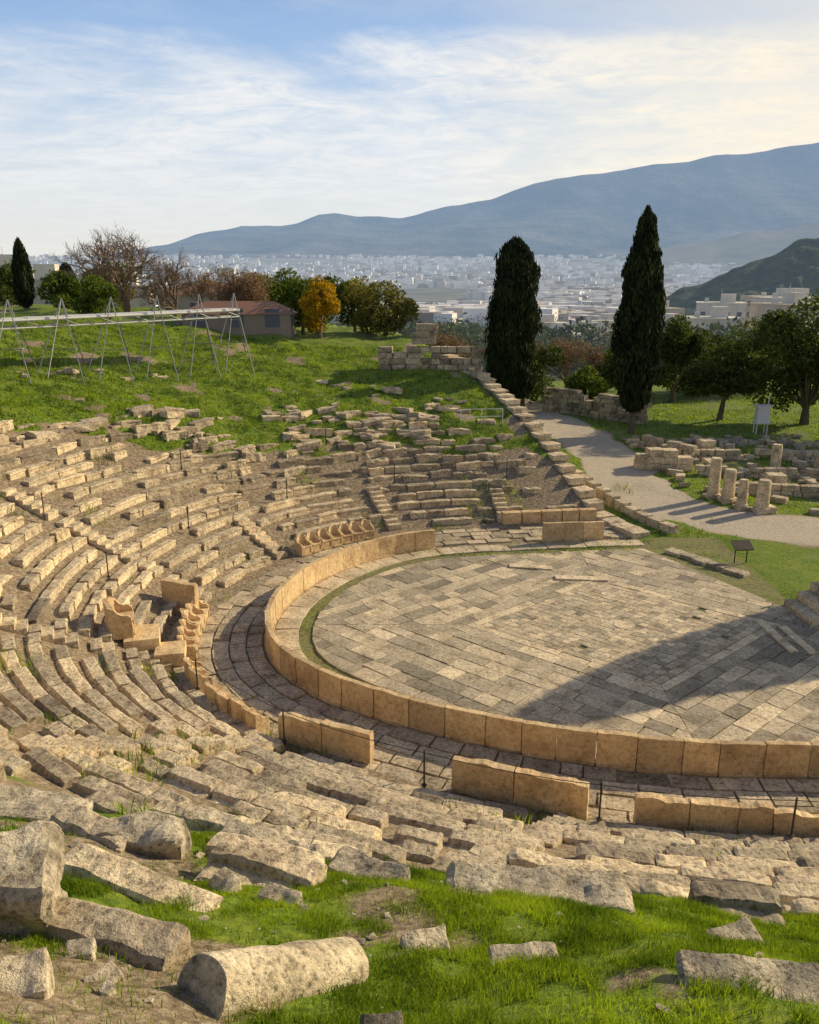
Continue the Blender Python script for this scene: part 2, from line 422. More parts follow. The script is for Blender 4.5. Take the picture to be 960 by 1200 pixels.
pb.build('orchestra_parapet',M_marble,False,3)
def throne_mesh():
    b=Bag()
    block(b,(0,.27,.21),(.56,.5,.42),0,var=.5,amp=.008,res=(4,4,3),pull=.04)
    block(b,(0,.24,.45),(.60,.52,.06),0,var=.55,amp=.006,res=(4,4,1),pull=.03)
    block(b,(0,.02,.05),(.5,.12,.1),0,var=.45,amp=.006,res=(3,1,1))
    V,Lo,C=tbox(8,1,8,.02);q=V*np.array([.66,.12,1.02]);q[:,2]+=.51;q[:,1]+=.53+.06*np.cos(V[:,0]*math.pi)*1.0
    q[:,1]-=.10*(1-np.cos(V[:,0]*math.pi));q[:,1]+=.05*np.clip(V[:,2],0,1);q[:,2]-=np.where(V[:,2]>.3,.16*(2*np.abs(V[:,0]))**2.5,0)
    b.add(q,Lo,C,.6,.008)
    pr=[(.0,0),(.0,.42),(.03,.60),(.10,.66),(.2,.66),(.32,.72),(.42,.86),(.56,.92),(.58,0)]
    for sx in (-1,1):
        m_=len(pr);V=[];
        for xx in (sx*.27,sx*.345):
            for (yy,zz) in pr: V.append((xx,yy,zz))
        F=list(range(m_))+list(range(m_,2*m_))[::-1];C=[m_,m_]
        for k in range(m_):
            k2=(k+1)%m_;F+=[k,k+m_,k2+m_,k2];C.append(4)
        b.add(V,F,C,.5,.006)
    return b.build('marble_throne',M_marble,False,5)
th0=throne_mesh();first=True
def place_throne(p,n,z,sc=1.0,lean=0):
    global first
    o=th0 if first else bpy.data.objects.new('marble_throne',th0.data)
    if not first: scene.collection.objects.link(o)
    first=False
    o.location=(p[0],p[1],z);o.rotation_euler=(lean,0,math.atan2(n[1],n[0])-math.pi/2);o.scale=(sc,sc,sc)
rs=Bag()
for p,t,L in walk(2.75,.68,.70,0):
    n=np.array([t[1],-t[0]])
    a=float(angc(*p))
    if p[1]>31 and p[0]>float(xE(p[1]))-1: continue
    if p[0]>22: continue
    if in_aisle(p+n*.5,.5): continue
    if (176<a<226) or (120<a<147):
        if random.random()<.9: place_throne(p,n,.06+random.gauss(0,.01),1.0+random.gauss(0,.03),random.gauss(0,.02))
def ringwall(P0,P1,h,cuts,jag):
    P0=np.array(P0,float);P1=np.array(P1,float);L=np.linalg.norm(P1-P0);t=(P1-P0)/L;cc=[0]+cuts+[1]
    for a,b in zip(cc[:-1],cc[1:]):
        mid=P0+t*L*(a+b)/2;wallslab(rs,mid,t,L*(b-a)-.012,h+random.gauss(0,.02),.26,.06,random.uniform(.5,.75),.03,jag,(14,1,8))
ringwall((-4.0,22.5),(-2.6,21.9),1.05,[],.15);ringwall((-2.6,21.9),(-1.1,21.25),1.08,[],.12)
ringwall((1.2,19.95),(4.75,18.65),1.15,[.47],.22)
ringwall((5.9,18.45),(9.3,17.95),1.05,[.4,.75],.28);ringwall((9.3,17.95),(12.4,17.7),.9,[.5],.35)
for p,t,L in walk(3.3,.9,1.3,.02):
    if p[1]>31 and 5.2<p[0]<10.8: block(rs,(p[0],p[1],.42),(L,.5,.75),math.atan2(t[1],t[0]),(0,0),random.uniform(.4,.8),.02)
wallslab(rs,(-9.6,31.9),(.93,-.37),1.7,1.15,.25,.55,.6,.015,.05)
rs.build('front_row_backrest_wall',M_marble,False,3)
p,n=curve_at(-5.5,28.6);
o=bpy.data.objects.new('priest_throne',th0.data);scene.collection.objects.link(o);o.location=(-10.2,27.9,1.25);o.rotation_euler=(0,0,math.atan2(n[1],n[0])-math.pi/2);o.scale=(1.7,1.45,1.35)
pl=Bag();block(pl,(-9.9,27.8,1.05),(1.3,1.5,.45),.3,var=.7,amp=.02,res=(4,4,2));block(pl,(-8.7,27.2,.7),(1.1,1.2,.5),.2,var=.7,amp=.02,res=(4,4,2))
pl.build('throne_plinth',M_marble,False,4)
# ------------------------------------------------------------------ orchestra floor
def clip(poly,nx,ny,c):
    out=[]
    for i in range(len(poly)):
        a=poly[i];b=poly[(i+1)%len(poly)];da=a[0]*nx+a[1]*ny-c;db=b[0]*nx+b[1]*ny-c
        if da>=0: out.append(a)
        if (da>=0)!=(db>=0):
            t=da/(da-db);out.append((a[0]+(b[0]-a[0])*t,a[1]+(b[1]-a[1])*t))
    return out
HP=[]
Ui=[i for i in range(0,len(U),2) if U[i][0]<16]
for i in Ui:
    p=U[i]-NN[i]*1.75;n=-NN[i];HP.append((n[0],n[1],n@p))
def linep(a,b):
    a=np.array(a,float);b=np.array(b,float);d=b-a;n=np.array([-d[1],d[0]]);n/=np.linalg.norm(n);return (n[0],n[1],n@a)
HP.append(linep((17.6,20),(17.2,31.5)));HP.append(linep((17.2,31.5),(13.2,39.5)))
def fullclip(poly):
    for h in HP:
        poly=clip(poly,*h)
        if len(poly)<3: return None
    return poly
fb=Bag()
def slab(bag,poly,z,var,h=.12):
    m_=len(poly);sa=sum(poly[i][0]*poly[(i+1)%m_][1]-poly[(i+1)%m_][0]*poly[i][1] for i in range(m_))
    if abs(sa)<.04: return
    if sa<0: poly=poly[::-1]
    tx,ty=random.gauss(0,.005),random.gauss(0,.005);cx=sum(p[0] for p in poly)/m_;cy=sum(p[1] for p in poly)/m_
    V=[(p[0],p[1],z-h) for p in poly]+[(p[0],p[1],z-.008) for p in poly]+[(cx+(p[0]-cx)*.975,cy+(p[1]-cy)*.975,z+(p[0]-cx)*tx+(p[1]-cy)*ty) for p in poly]
    F=list(range(2*m_,3*m_));C=[m_]
    for r in (0,1):
        for k in range(m_):
            k2=(k+1)%m_;F+=[r*m_+k,r*m_+k2,(r+1)*m_+k2,(r+1)*m_+k];C.append(4)
    bag.add(V,F,C,var,0)
CX,CY=8.9,31.3;A_,B_=5.9,5.1;D=A_*B_/math.hypot(A_,B_)
for sx in (1,-1):
    for sy in (1,-1):
        e=np.array([-sx*A_,sy*B_]);e/=np.linalg.norm(e);n=np.array([sx*B_,sy*A_],float);n/=np.linalg.norm(n)
        o=D+.02;first_=True
        while o<16:
            w=.42 if first_ else random.uniform(.55,.85)
            q=-18.-random.random();rv=random.gauss(0,.13)
            while q<18:
                L=random.uniform(.6,1.7) if not first_ else random.uniform(1.2,2)
                g=random.uniform(.006,.018);j=lambda:random.gauss(0,.014)
                pts=[(q+g+j(),o+g+j()),(q+L-g+j(),o+g+j()),(q+L-g+j(),o+w-g+j()),(q+g+j(),o+w-g+j())]
                poly=[(e[0]*a+n[0]*b_,e[1]*a+n[1]*b_) for a,b_ in pts]
                poly=clip(poly,sx,0,.006)
                if len(poly)>2: poly=clip(poly,0,sy,.006)
                if len(poly)>2:
                    poly=fullclip([(a+CX,b_+CY) for a,b_ in poly])
                    if poly:
                        slab(fb,poly,.0+random.gauss(0,.008),(random.uniform(.85,1.0) if first_ and random.random()<.75 else min(1,max(.05,random.gauss(.54,.2)+rv))))
                q+=L
            o+=w;first_=False
NT=22
e1=np.array([A_,B_])/NT;e2=np.array([A_,-B_])/NT;st=np.array([CX-A_,CY])
for i in range(NT):
    for j in range(NT):
        if random.random()<.012: continue
        g=.03;jj=lambda:np.array([random.gauss(0,.010),random.gauss(0,.010)])
        P=[st+e1*(i+g)+e2*(j+g)+jj(),st+e1*(i+1-g)+e2*(j+g)+jj(),st+e1*(i+1-g)+e2*(j+1-g)+jj(),st+e1*(i+g)+e2*(j+1-g)+jj()]
        P=fullclip([tuple(q) for q in P])
        if P: slab(fb,P,-.004+random.gauss(0,.004),random.uniform(.8,1) if random.random()<.12 else min(.95,max(.1,random.gauss(.50 if (i+j)%2 else .62,.15))))
slab(fb,[(CX+.45*math.cos(t),CY+.45*math.sin(t)) for t in np.linspace(0,6.28,13)[:-1]],.02,.9)
for p,t,L in walk(-.75,.8,1.5,.03):
    if p[0]>(17 if p[1]<31 else 12.5): continue
    n=np.array([t[1],-t[0]])
    P=[p-t*L/2-n*.42,p+t*L/2-n*.42,p+t*L/2+n*.55,p-t*L/2+n*.55]
    slab(fb,[tuple(q) for q in P],.01+random.gauss(0,.01),random.uniform(.35,.8))
fb.build('orchestra_paving',M_pave,False)
mb=Bag()
for (x,y,l,w,a,v) in [(8.2,36.6,2.6,.5,-.1,1.0),(14.7,30.2,.35,3.2,.05,1),(15.4,29.8,.35,2.6,.05,1),(6.0,38.2,2.2,.5,-.2,.9)]:
    block(mb,(x,y,.03),(l,w,.08),a,var=v,amp=.01,res=(4,2,1))
mb.build('loose_marble_strips',M_pave,False)
# ------------------------------------------------------------------ east retaining wall, ruins
rw=Bag()
EP=resample(np.array([(float(xE(q)),q) for q in [42.9,45,47.3,52,56,62,66]]),1.0)
for i in range(len(EP)-1):
    p=(EP[i]+EP[i+1])/2;t=EP[i+1]-EP[i];ang=math.atan2(t[1],t[0]);zt=z1(p[0]-1.0,p[1]-.4)+.25;z=plainz(p[0],p[1])-.2
    while z<zt:
        h=min(.5,zt-z+.1);tp=z+.5>=zt
        block(rw,(p[0]+.35+random.gauss(0,.03),p[1]+.15,z+h/2),(random.uniform(.9,1.25),1.15 if tp else .9,h*.97),ang+random.gauss(0,.05),(0,0),random.uniform(.5,.95) if tp else random.uniform(.2,.8),.035);z+=.5
    if p[1]<58:
        p2=p+np.array([2.3,.6]);zz=float(plainz(0,p2[1]))
        hh=.55+max(0,(zt-zz)*.25)
        block(rw,(p2[0],p2[1],zz+hh/2-.1),(1.0,.6,hh),ang+random.gauss(0,.04),(0,0),random.uniform(.4,.9),.03)
for c_ in range(5):
    x=-2.6+random.random()*.4
    while x<4.8:
        L=random.uniform(.5,1.3)
        if c_<3 or random.random()<.75: block(rw,(x+L/2,63+random.gauss(0,.07),6.7+c_*.44),(L-.03,.8,.43),random.gauss(0,.04),(0,0),random.uniform(.0,.5),.05)
        x+=L
for (x,z,w) in [(1.1,9.1,1.9),(1.2,9.6,1.6),(1.3,10.1,1.7)]:
    block(rw,(x,63.2,z),(w,1,.5),0,(0,0),.3,.05)
rw.build('east_retaining_wall',M_ruin,False,3)
rb=Bag()
def wallrun(bag,a,b,h,w=.6,ch=.4,v=(.3,.8),miss=.12):
    a=np.array(a,float);b=np.array(b,float);L=np.linalg.norm(b-a);t=(b-a)/L;ang=math.atan2(t[1],t[0]);nc=max(1,int(round(h/ch)))
    for c_ in range(nc):
        q=random.random()*.3
        while q<L:
            l=random.uniform(.5,1.4);p=a+t*(q+l/2);q+=l
            if random.random()<miss*(c_+.3): continue
            block(bag,(p[0],p[1],z1(p[0],p[1])+ch*(c_+.5)-.08),(l-.04,w*random.uniform(.8,1.1),ch),ang+random.gauss(0,.05),(random.gauss(0,.02),0),random.uniform(*v),.035)
wallrun(rb,(13,80.5),(21,73.5),2.4,.9,.4,(.05,.5),.08)
wallrun(rb,(20,56),(34,54),1.0);wallrun(rb,(21.5,51.5),(34,49.5),.8);wallrun(rb,(20,60.5),(32,60),.9)
wallrun(rb,(24,47.3),(34,46.2),.5);wallrun(rb,(18.5,64),(21,60),1.2);wallrun(rb,(27,57),(27,51),.6);wallrun(rb,(22,66),(33,64.5),.6)
wallrun(rb,(12.6,44.2),(14.4,43),.5);wallrun(rb,(13.5,41),(16.4,36.8),.25,.7,.25,(.2,.5))
for (x,y,n_) in [(17.6,57.6,3),(18.6,57.4,3),(17.0,57.9,2),(19.5,57.2,2),(24.2,52.6,2),(29.5,56.5,3),(23,62.5,2),(31,51,2)]:
    for k in range(n_): block(rb,(x,y,z1(x,y)+.25+.5*k),(1.3-.1*k,1.2-.1*k,.5),random.gauss(0,.08),var=random.uniform(.6,1),amp=.04)
for k in range(4):
    block(rb,(17.6+.35*k,32.3+.1*k,.18+.38*k),(2.4-.35*k,2.2-.2*k,.38),.12,var=random.uniform(.5,.9),amp=.04,res=(6,5,2))
for _ in range(190):
    x=random.uniform(17,36);y=random.uniform(46,68)
    if polyd(np.array([x]),np.array([y]),PATH)[0]<2.6: continue
    sz=random.uniform(.25,.9)
    block(rb,(x,y,z1(x,y)+.15),(sz*1.3,sz*.8,sz*.55),random.uniform(0,3),(random.gauss(0,.1),random.gauss(0,.1)),random.uniform(.3,1),.04)
rb.build('ruined_wall_foundations',M_ruin,False,3)
def column(x,y,h,r,name='marble_column_stub'):
    b=Bag();z=z1(x,y)
    block(b,(x,y,z+.08),(r*2.8,r*2.8,.22),.1,var=.7,amp=.01)
    tube(b,[(x,y,z+.19),(x,y,z+.3),(x,y,z+.34),(x,y,z+h*.5),(x,y,z+h-.1),(x,y,z+h)],[r*1.25,r*1.25,r,r*.97,r*.93,r*.85],16,.85,0,.02)
    b.build(name,M_ruin,False,3)
for (x,y,h,r) in [(19.3,50.3,2.6,.36),(19.9,49.4,2.1,.38),(20.3,48.2,1.85,.3),(21.3,47.6,2.0,.4),(25.9,56.6,2.0,.36)]: column(x,y,h,r)
gs=Bag()
for _ in range(330):
    a=random.uniform(88,172);s=smaxf(a)+random.uniform(-1,3)+max(0,random.gauss(0,5))
    ca=math.radians(a);R=10.3+s;x=4.5+R*math.cos(ca);y=31+R*math.sin(ca)
    if x>float(xE(y))-1 or y>66: continue
    if float(fbm(np.array([x*.3]),np.array([y*.3]),0,303)[0])<.5: continue
    sz=random.uniform(.25,1.0)
    block(gs,(x,y,z1(x,y)+.04),(sz*1.6,sz*.8,sz*.42),ca+math.pi/2+random.gauss(0,.3),(random.gauss(0,.08),random.gauss(0,.1)),random.uniform(.2,.75),.08)
gs.build('scattered_stone_blocks',M_seat,False,3)
# ------------------------------------------------------------------ foreground rocks
fr=Bag()
def fblock(x,y,sz,ang=0,tilt=(0,0),var=.6,amp=.05,dz=0,res=(12,9,6)):
    block(fr,(x,y,z1(x,y)+dz),sz,ang,tilt,var,amp,res,.07)
fblock(-3.78,6.1,(1.15,.8,1.05),.25,(0,.1),.75,.13,.22,(18,14,14))
fblock(-3.8,9.9,(1.25,.6,.48),-.12,(.03,0),.65,.11,.14,(16,9,8))
fblock(-5.9,10.9,(1.7,.8,.4),-.2,(0,0),.7,.1,.04)
fblock(-2.1,10.4,(1.7,.6,.32),-.35,(-.05,.1),.7,.12,.02,(20,9,5))
fblock(-.6,9.9,(1.1,.5,.3),-.5,(0,.15),.6,.1,.0)
fblock(1.75,9.35,(2.5,.75,.28),-.08,(0,.08),.7,.09,.06,(24,9,5))
fblock(2.85,5.45,(1.2,.40,.10),-.12,(-.04,.4),.85,.06,.0,(18,8,3))
fblock(1.15,6.6,(.7,.3,.09),.1,(0,.4),.6,.06,-.02)
fblock(3.6,7.4,(.6,.3,.1),.3,(0,.4),.6,.05,.0)
fblock(-2.25,8.3,(.42,.22,.2),-.6,(0,.3),.9,.07,.04)
fblock(-1.5,8.0,(.5,.22,.16),-.4,(0,.3),.95,.07,.02)
fblock(.15,7.0,(.5,.26,.14),.3,(0,.5),.7,.06,.0)
fblock(-2.75,4.6,(.42,.3,.2),.4,(0,.3),.9,.08,.02)
fblock(-2.35,5.15,(.2,.16,.12),.9,(0,.3),.8,.05,.02)
fblock(-2.75,5.5,(.22,.18,.12),.2,(0,.3),.7,.05,.02)
fblock(-.2,4.75,(.3,.18,.12),.1,(0,.5),.12,.05,.02)
fr.build('foreground_stone_blocks',M_rock,False,2.6)
bo=Bag()
for _ in range(1000):
    x=random.uniform(-6.5,7);y=random.uniform(3.4,11.5)
    sz=.02+.085*random.random()**3
    if x>0 and random.random()<.75: continue
    if float(grassmask(np.array([x]),np.array([y]))[0])>.6 and random.random()<.7: continue
    boulder(bo,(x,y,z1(x,y)+sz*.12),(sz*1.3,sz,sz*.7),random.uniform(0,3),random.uniform(.2,1),sz*.3,3)
bo.build('foreground_rubble',M_rock,False,8)
db=Bag()
c0=np.array([-1.60,5.0]);c1=np.array([-.60,6.25]);z0_=z1(*c0)+.09;z1_=z1(*c1)+.04
P=[np.array([*(c0*(1-t)+c1*t),z0_*(1-t)+z1_*t]) for t in [0,.003]+list(np.linspace(.02,.98,26))+[.997,1]]
R=[.25,.262]+[.268+.004*math.sin(i*.9) for i in range(26)]+[.262,.25]
tube(db,P,R,44,1.0,0,.018)
db.build('fallen_column_drum',M_rock,False,4)
# ------------------------------------------------------------------ grass
def blades(name,x,y,h,w,mat,lean=.5):
    n=len(x);z=zg(x,y);a=rng.uniform(0,2*np.pi,n);l=rng.uniform(.1,lean,n)*h;b2=rng.uniform(0,2*np.pi,n)
    ux,uy=np.cos(a)*w/2,np.sin(a)*w/2;lx,ly=np.cos(b2)*l,np.sin(b2)*l
    V=np.zeros((n,5,3))
    V[:,0]=np.stack([x-ux,y-uy,z-.01],1);V[:,1]=np.stack([x+ux,y+uy,z-.01],1)
    V[:,2]=np.stack([x+ux*.7+lx*.35,y+uy*.7+ly*.35,z+h*.55],1);V[:,3]=np.stack([x-ux*.7+lx*.35,y-uy*.7+ly*.35,z+h*.55],1)
    V[:,4]=np.stack([x+lx,y+ly,z+h],1)
    base=(np.arange(n)*5)[:,None]
    lo=np.concatenate([base+np.array([[0,1,2,3]]),base+np.array([[3,2,4]])],1).ravel()
    ct=np.tile([4,3],n)
    var=np.repeat(np.clip(rng.normal(.45,.25,n)+ (fbm(x*1.4,y*1.4,0,55)-.5)*2.2,0,1),5)
    return mesh_np(name,V.reshape(-1,3),lo,ct,mat,var)
def sample(n,x0,x1,y0,y1,thr,k0=.25):
    x=rng.uniform(x0,x1,n);y=rng.uniform(y0,y1,n);g=grassmask(x,y);k=rng.uniform(0,1,n)<np.clip((g-thr)*1.6,0,1)*(k0+1.1*sstep(.36,.58,fbm(x*2.3,y*2.3,0,91)));return x[k],y[k]
x,y=sample(420000,-6.2,6.8,3.4,11.5,.10,.12)
dv=(c1-c0)/np.linalg.norm(c1-c0);cm=(c0+c1)/2
al=(x-cm[0])*dv[0]+(y-cm[1])*dv[1];pe=np.abs(-(x-cm[0])*dv[1]+(y-cm[1])*dv[0])
keep=~((pe<.24)&(np.abs(al)<.81));x=x[keep];y=y[keep]
blades('grass_foreground',x,y,rng.uniform(.025,.10,len(x))*(.35+1.4*fbm(x*1.6,y*1.6,0,14)),rng.uniform(.005,.012,len(x)),L_grass,.9)
x,y=sample(170000,-34,12,40,68,.25,.3)
k=x<xE(y)-.5;x=x[k];y=y[k]
blades('grass_slope',x,y,rng.uniform(.06,.18,len(x)),rng.uniform(.03,.06,len(x)),L_grass,.7)
x,y=sample(60000,12,48,43,90,.45)
blades('grass_field',x,y,rng.uniform(.07,.2,len(x)),rng.uniform(.04,.08,len(x)),L_grass,.7)
n=60000;x=rng.uniform(-22,18,n);y=rng.uniform(10,54,n);f=fbm(x*.5,y*.5,0,131);k=f>.665;x=x[k];y=y[k];s=sdist(x,y);k=(s>2.6);x=x[k];y=y[k]
blades('weed_tufts',x,y,rng.uniform(.28,.42,len(x)),rng.uniform(.02,.04,len(x)),L_grass,.5)
n=60000;x=rng.uniform(-6,18,n);y=rng.uniform(20,43,n);s=sdist(x,y);f=fbm(x*.7,y*.7,0,133);k=(s<-.2)&(f>.55)&((s>-2.0)|(f>.655));x=x[k];y=y[k]
blades('paving_joint_grass',x,y,rng.uniform(.06,.09,len(x)),rng.uniform(.01,.03,len(x)),L_grass,.5)
# ------------------------------------------------------------------ trees
def leaves(bag,P,size,asp=1.0,up=0.0,var=None,mi=0):
    n=len(P);u=rng.normal(size=(n,3));u/=np.linalg.norm(u,axis=1)[:,None]
    w=rng.normal(size=(n,3));
    if up>0: u=u*(1-up)+np.array([0,0,1.])*up;u/=np.linalg.norm(u,axis=1)[:,None]
    v=np.cross(u,w);v/=np.linalg.norm(v,axis=1)[:,None]
    sz=(size*rng.uniform(.6,1.3,n))[:,None]
    V=np.stack([P-u*sz*asp,P+v*sz*.6,P+u*sz*asp,P-v*sz*.6],1).reshape(-1,3)
    if var is None: var=rng.uniform(0,1,n)
    bag.add(V,np.arange(4*n),np.full(n,4),np.repeat(var,4),0,mi)
def cypress(x,y,h,w,name='cypress_tree',n=16000,trunk=1.2,z=None,blunt=False):
    z=z1(x,y) if z is None else z;b=Bag()
    tube(b,[(x,y,z-.2),(x+.05,y,z+trunk),(x,y,z+h*.8)],[.3,.24,.05],8,.5,0)
    py=[.5,.78,.95,1,.98,.84,.56,.12] if blunt else [.3,.6,.88,1,.9,.6,.33,.04]
    pf=lambda t:np.interp(t,[0,.04,.15,.38,.62,.82,.94,1],py)
    t=rng.uniform(0,1,n*2);k=rng.uniform(0,1,n*2)<pf(t)+.08;t=t[k][:n];n=len(t);th=rng.uniform(0,2*np.pi,n)
    lump=.55+.85*fbm(np.cos(th)*2.2+9,np.sin(th)*2.2,t*h*.7,int(x*7)%90)
    r=w/2*pf(t)*lump*np.sqrt(rng.uniform(.45,1.14,n))
    P=np.stack([x+r*np.cos(th),y+r*np.sin(th),z+trunk+t*(h-trunk)],1)
    cl=fbm(P[:,0]*1.6,P[:,1]*1.6,P[:,2]*1.1,5)
    leaves(b,P,.13,2.0,.75,np.clip(.1+1.6*(cl-.38)+rng.uniform(-.2,.2,n),0,1),1)
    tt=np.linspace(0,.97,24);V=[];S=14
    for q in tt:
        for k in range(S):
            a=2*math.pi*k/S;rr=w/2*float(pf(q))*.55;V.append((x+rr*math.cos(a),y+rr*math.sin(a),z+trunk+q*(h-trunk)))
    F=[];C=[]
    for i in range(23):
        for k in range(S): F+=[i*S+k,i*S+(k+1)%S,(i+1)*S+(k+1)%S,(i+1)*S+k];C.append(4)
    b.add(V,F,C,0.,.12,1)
    return b.build(name,[M_bark,L_cyp],False,2)
cypress(9.9,80,15.9,4.5,z=1.2,blunt=True,n=18000);cypress(18.9,69,18.1,3.6,trunk=2.0,n=18000)
cypress(30.5,37.9,15.0,5.2)
def tree(x,y,h,w,mat,name,n=9000,nb=9,crown0=.35,flat=1.0,leaf=.16,z=None,lean=0,gap=.40):
    z=z1(x,y) if z is None else z;b=Bag();tr=h*crown0
    tube(b,[(x,y,z-.2),(x+lean*.3,y,z+tr*.6),(x+lean*.6,y,z+tr*1.2),(x+lean,y,z+h*.8)],[h*.035+.06,h*.028+.03,h*.02+.02,.03],8,.5,0)
    cl=[]
    for i in range(nb):
        a=2*math.pi*i/nb+random.uniform(-.4,.4);rr=w/2*random.uniform(.35,.75)
        q=np.array([x+lean+rr*math.cos(a),y+rr*math.sin(a),z+tr+(h-tr)*random.uniform(.1,.75)])
        tube(b,[(x+lean*.6,y,z+tr*random.uniform(.8,1.2)),((x+lean*.6+q[0])/2,(y+q[1])/2,(z+tr+q[2])/2+.15),q],[h*.014+.02,h*.01+.01,.02],5,.5,0)
        cl.append((q,w*random.uniform(.16,.27)))
    cl.append((np.array([x+lean,y,z+h-w*.2*flat]),w*.22));cl.append((np.array([x+lean,y,z+(tr+h)*.5]),w*.28))
    per=n//len(cl)
    for q,r in cl:
        d=rng.normal(size=(per,3));d/=np.linalg.norm(d,axis=1)[:,None];rad=rng.uniform(.25,1,per)**.5
        rad=rad*(.6+.85*fbm(d[:,0]*2+q[0],d[:,1]*2+q[1],d[:,2]*2,17))
        P=q+d*rad[:,None]*np.array([r,r,r*.75*flat])
        cc=fbm(P[:,0]*1.1,P[:,1]*1.1,P[:,2]*1.3,23);k=cc>gap*.95;P=P[k];cc=cc[k]
        leaves(b,P,leaf*.8,1.2,0,np.clip(rng.uniform(.2,.6)+(cc-.5)*1.2+rng.uniform(-.25,.3,len(P)),0,1),1)
    return b.build(name,[M_bark,mat],False)
def bare(x,y,h,w,name,mat=M_twig,depth=5,z=None,lf=None):
    z=z1(x,y) if z is None else z;b=Bag();tips=[]
    def br(p,d,L,r,k):
        q=p+d*L;m_=(p+q)/2+rng.normal(size=3)*L*.06
        tube(b,[p,m_,q],[r,r*.85,r*.68],6 if k>3 else 3,.5)
        tips.append(q)
        if k==0: return
        for _ in range(3 if k>1 else 4):
            nd=d+rng.normal(size=3)*.5;nd[2]+=.16;nd[:2]*=1+.1*(w/h);nd/=np.linalg.norm(nd)
            br(q if random.random()<.6 else m_,nd,L*random.uniform(.64,.88),r*.64,k-1)
    for _ in range(3):
        d=np.array([rng.normal()*.4*w/h,rng.normal()*.4,1.]);d/=np.linalg.norm(d);br(np.array([x,y,z-.1]),d,h*.28,h*.02+.03,depth)
    mats=[mat]
    if lf is not None:
        P=np.array(tips);P=np.repeat(P,3,0)+rng.normal(size=(len(P)*3,3))*.2;leaves(b,P,.08,1.2,0,None,1);mats=[mat,lf]
    return b.build(name,mats,False)
bare(-26.0,78,8.4,10.5,'bare_deciduous_tree',depth=6);bare(-18.2,76,6.2,7,'bare_deciduous_tree',lf=L_pink);bare(-15,77,5.6,5,'bare_deciduous_tree',lf=L_pink);bare(-22,79,6,7,'bare_deciduous_tree',depth=6)
tree(-25.7,70,3.4,4.3,L_green,'round_bush',7000,7,.12,1.1,.13)
tree(-7.6,71,5.2,4.0,L_gold,'golden_leaf_tree',9000,9,.15,1.3,.14)
tree(-9.4,74,5.0,3.8,L_green,'small_green_tree',6000,8,.15,1.2,.14)
tree(-2.2,76,5.2,7.0,L_olive,'olive_tree',10000,10,.12,1.0,.17)
tree(-5.2,80,5.0,5,L_green,'small_green_tree',7000,8,.12,1.0,.17)
tree(-12,84,5.6,6,L_green,'small_green_tree',7000,8,.12,1.0,.17)
tree(-9,88,5.4,7,L_pine,'small_green_tree',7000,8,.1,1.0,.17)
tree(-15.5,90,5,7,L_olive,'olive_tree',7000,8,.1,1.0,.17)
tree(.8,82,4.6,5,L_olive,'olive_tree',6000,8,.1,1.0,.17)
tree(-31,88,4.6,6,L_olive,'olive_tree',7000,8,.1,1.0,.17)
tree(-43,90,4.6,8,L_pine,'small_green_tree',7000,8,.1,1.0,.17)
tree(-34,84,3.8,5,L_green,'small_green_tree',6000,8,.1,1.0,.17)
cypress(-38.6,85,6.8,1.8,'young_conifer',4000,.4)
cypress(-37,92,4.5,2.2,'young_conifer',4000,.2)
bare(18.5,96,7.2,9,'reddish_bare_tree',depth=5,lf=L_pink,z=1.2);bare(22.5,94,6.6,7,'reddish_bare_tree',depth=5,lf=L_pink,z=1.2)
bare(4.2,90,8,5,'reddish_bare_tree',depth=5,lf=L_pink,z=1.5);bare(14.5,98,7,7,'reddish_bare_tree',depth=5,lf=L_pink,z=1.2)
tree(11.5,83,6.6,7,L_pine,'dark_shrub',9000,9,.08,1.1,.18,z=1.2)
tree(18.3,85,4,4.5,L_green,'green_bush',6000,8,.1,1,.16,z=1.0)
tree(27.3,85,9.2,5.6,L_pine,'pine_tree',13000,13,.12,1.3,.18)
tree(31.5,90,7.4,7,L_pine,'pine_tree',9000,10,.12,1.2,.2)
tree(41,95,8.4,9,L_pine,'pine_tree',10000,12,.12,1.1,.2)
tree(28.6,75,7.4,7.8,L_pine,'umbrella_pine_tree',16000,14,.3,.75,.17,lean=.5)
tree(35.5,73,11.8,9,L_pine,'pine_tree',24000,18,.12,1.2,.19)
tree(39.5,66,10,8,L_pine,'pine_tree',14000,14,.12,1.1,.19)
tree(23,90,5.5,6,L_green,'green_bush',7000,8,.1,1,.18)
dt=Bag();C_=[]
for _ in range(1200):
    d=120*math.exp(rng.uniform(0,2.1));u=rng.uniform(-.55,.66)
    x=u*d
    if fbm(x*.01,d*.01,0,61)<.42: continue
    if u>.28 and d<190 and rng.uniform()<.3: continue
    C_.append((x,d,rng.uniform(2.4,4.4)*(1+d/500)))
for (x,d,r) in C_:
    z=float(plainz(x,d));n=int(320 if d<300 else 180)
    e=rng.normal(size=(n,3));e/=np.linalg.norm(e,axis=1)[:,None];e*=rng.uniform(.4,1,n)[:,None]**.5
    e*=(.6+.8*fbm(e[:,0]*2+x,e[:,1]*2,e[:,2]*2,9))[:,None]
    leaves(dt,np.array([x,d,z+r*.8])+e*np.array([r,r,r*.9]),r*.085,1.1,0,np.clip(rng.uniform(0,.6)+rng.uniform(-.2,.4,n),0,1))
dt.build('distant_tree_mass',L_far,False)
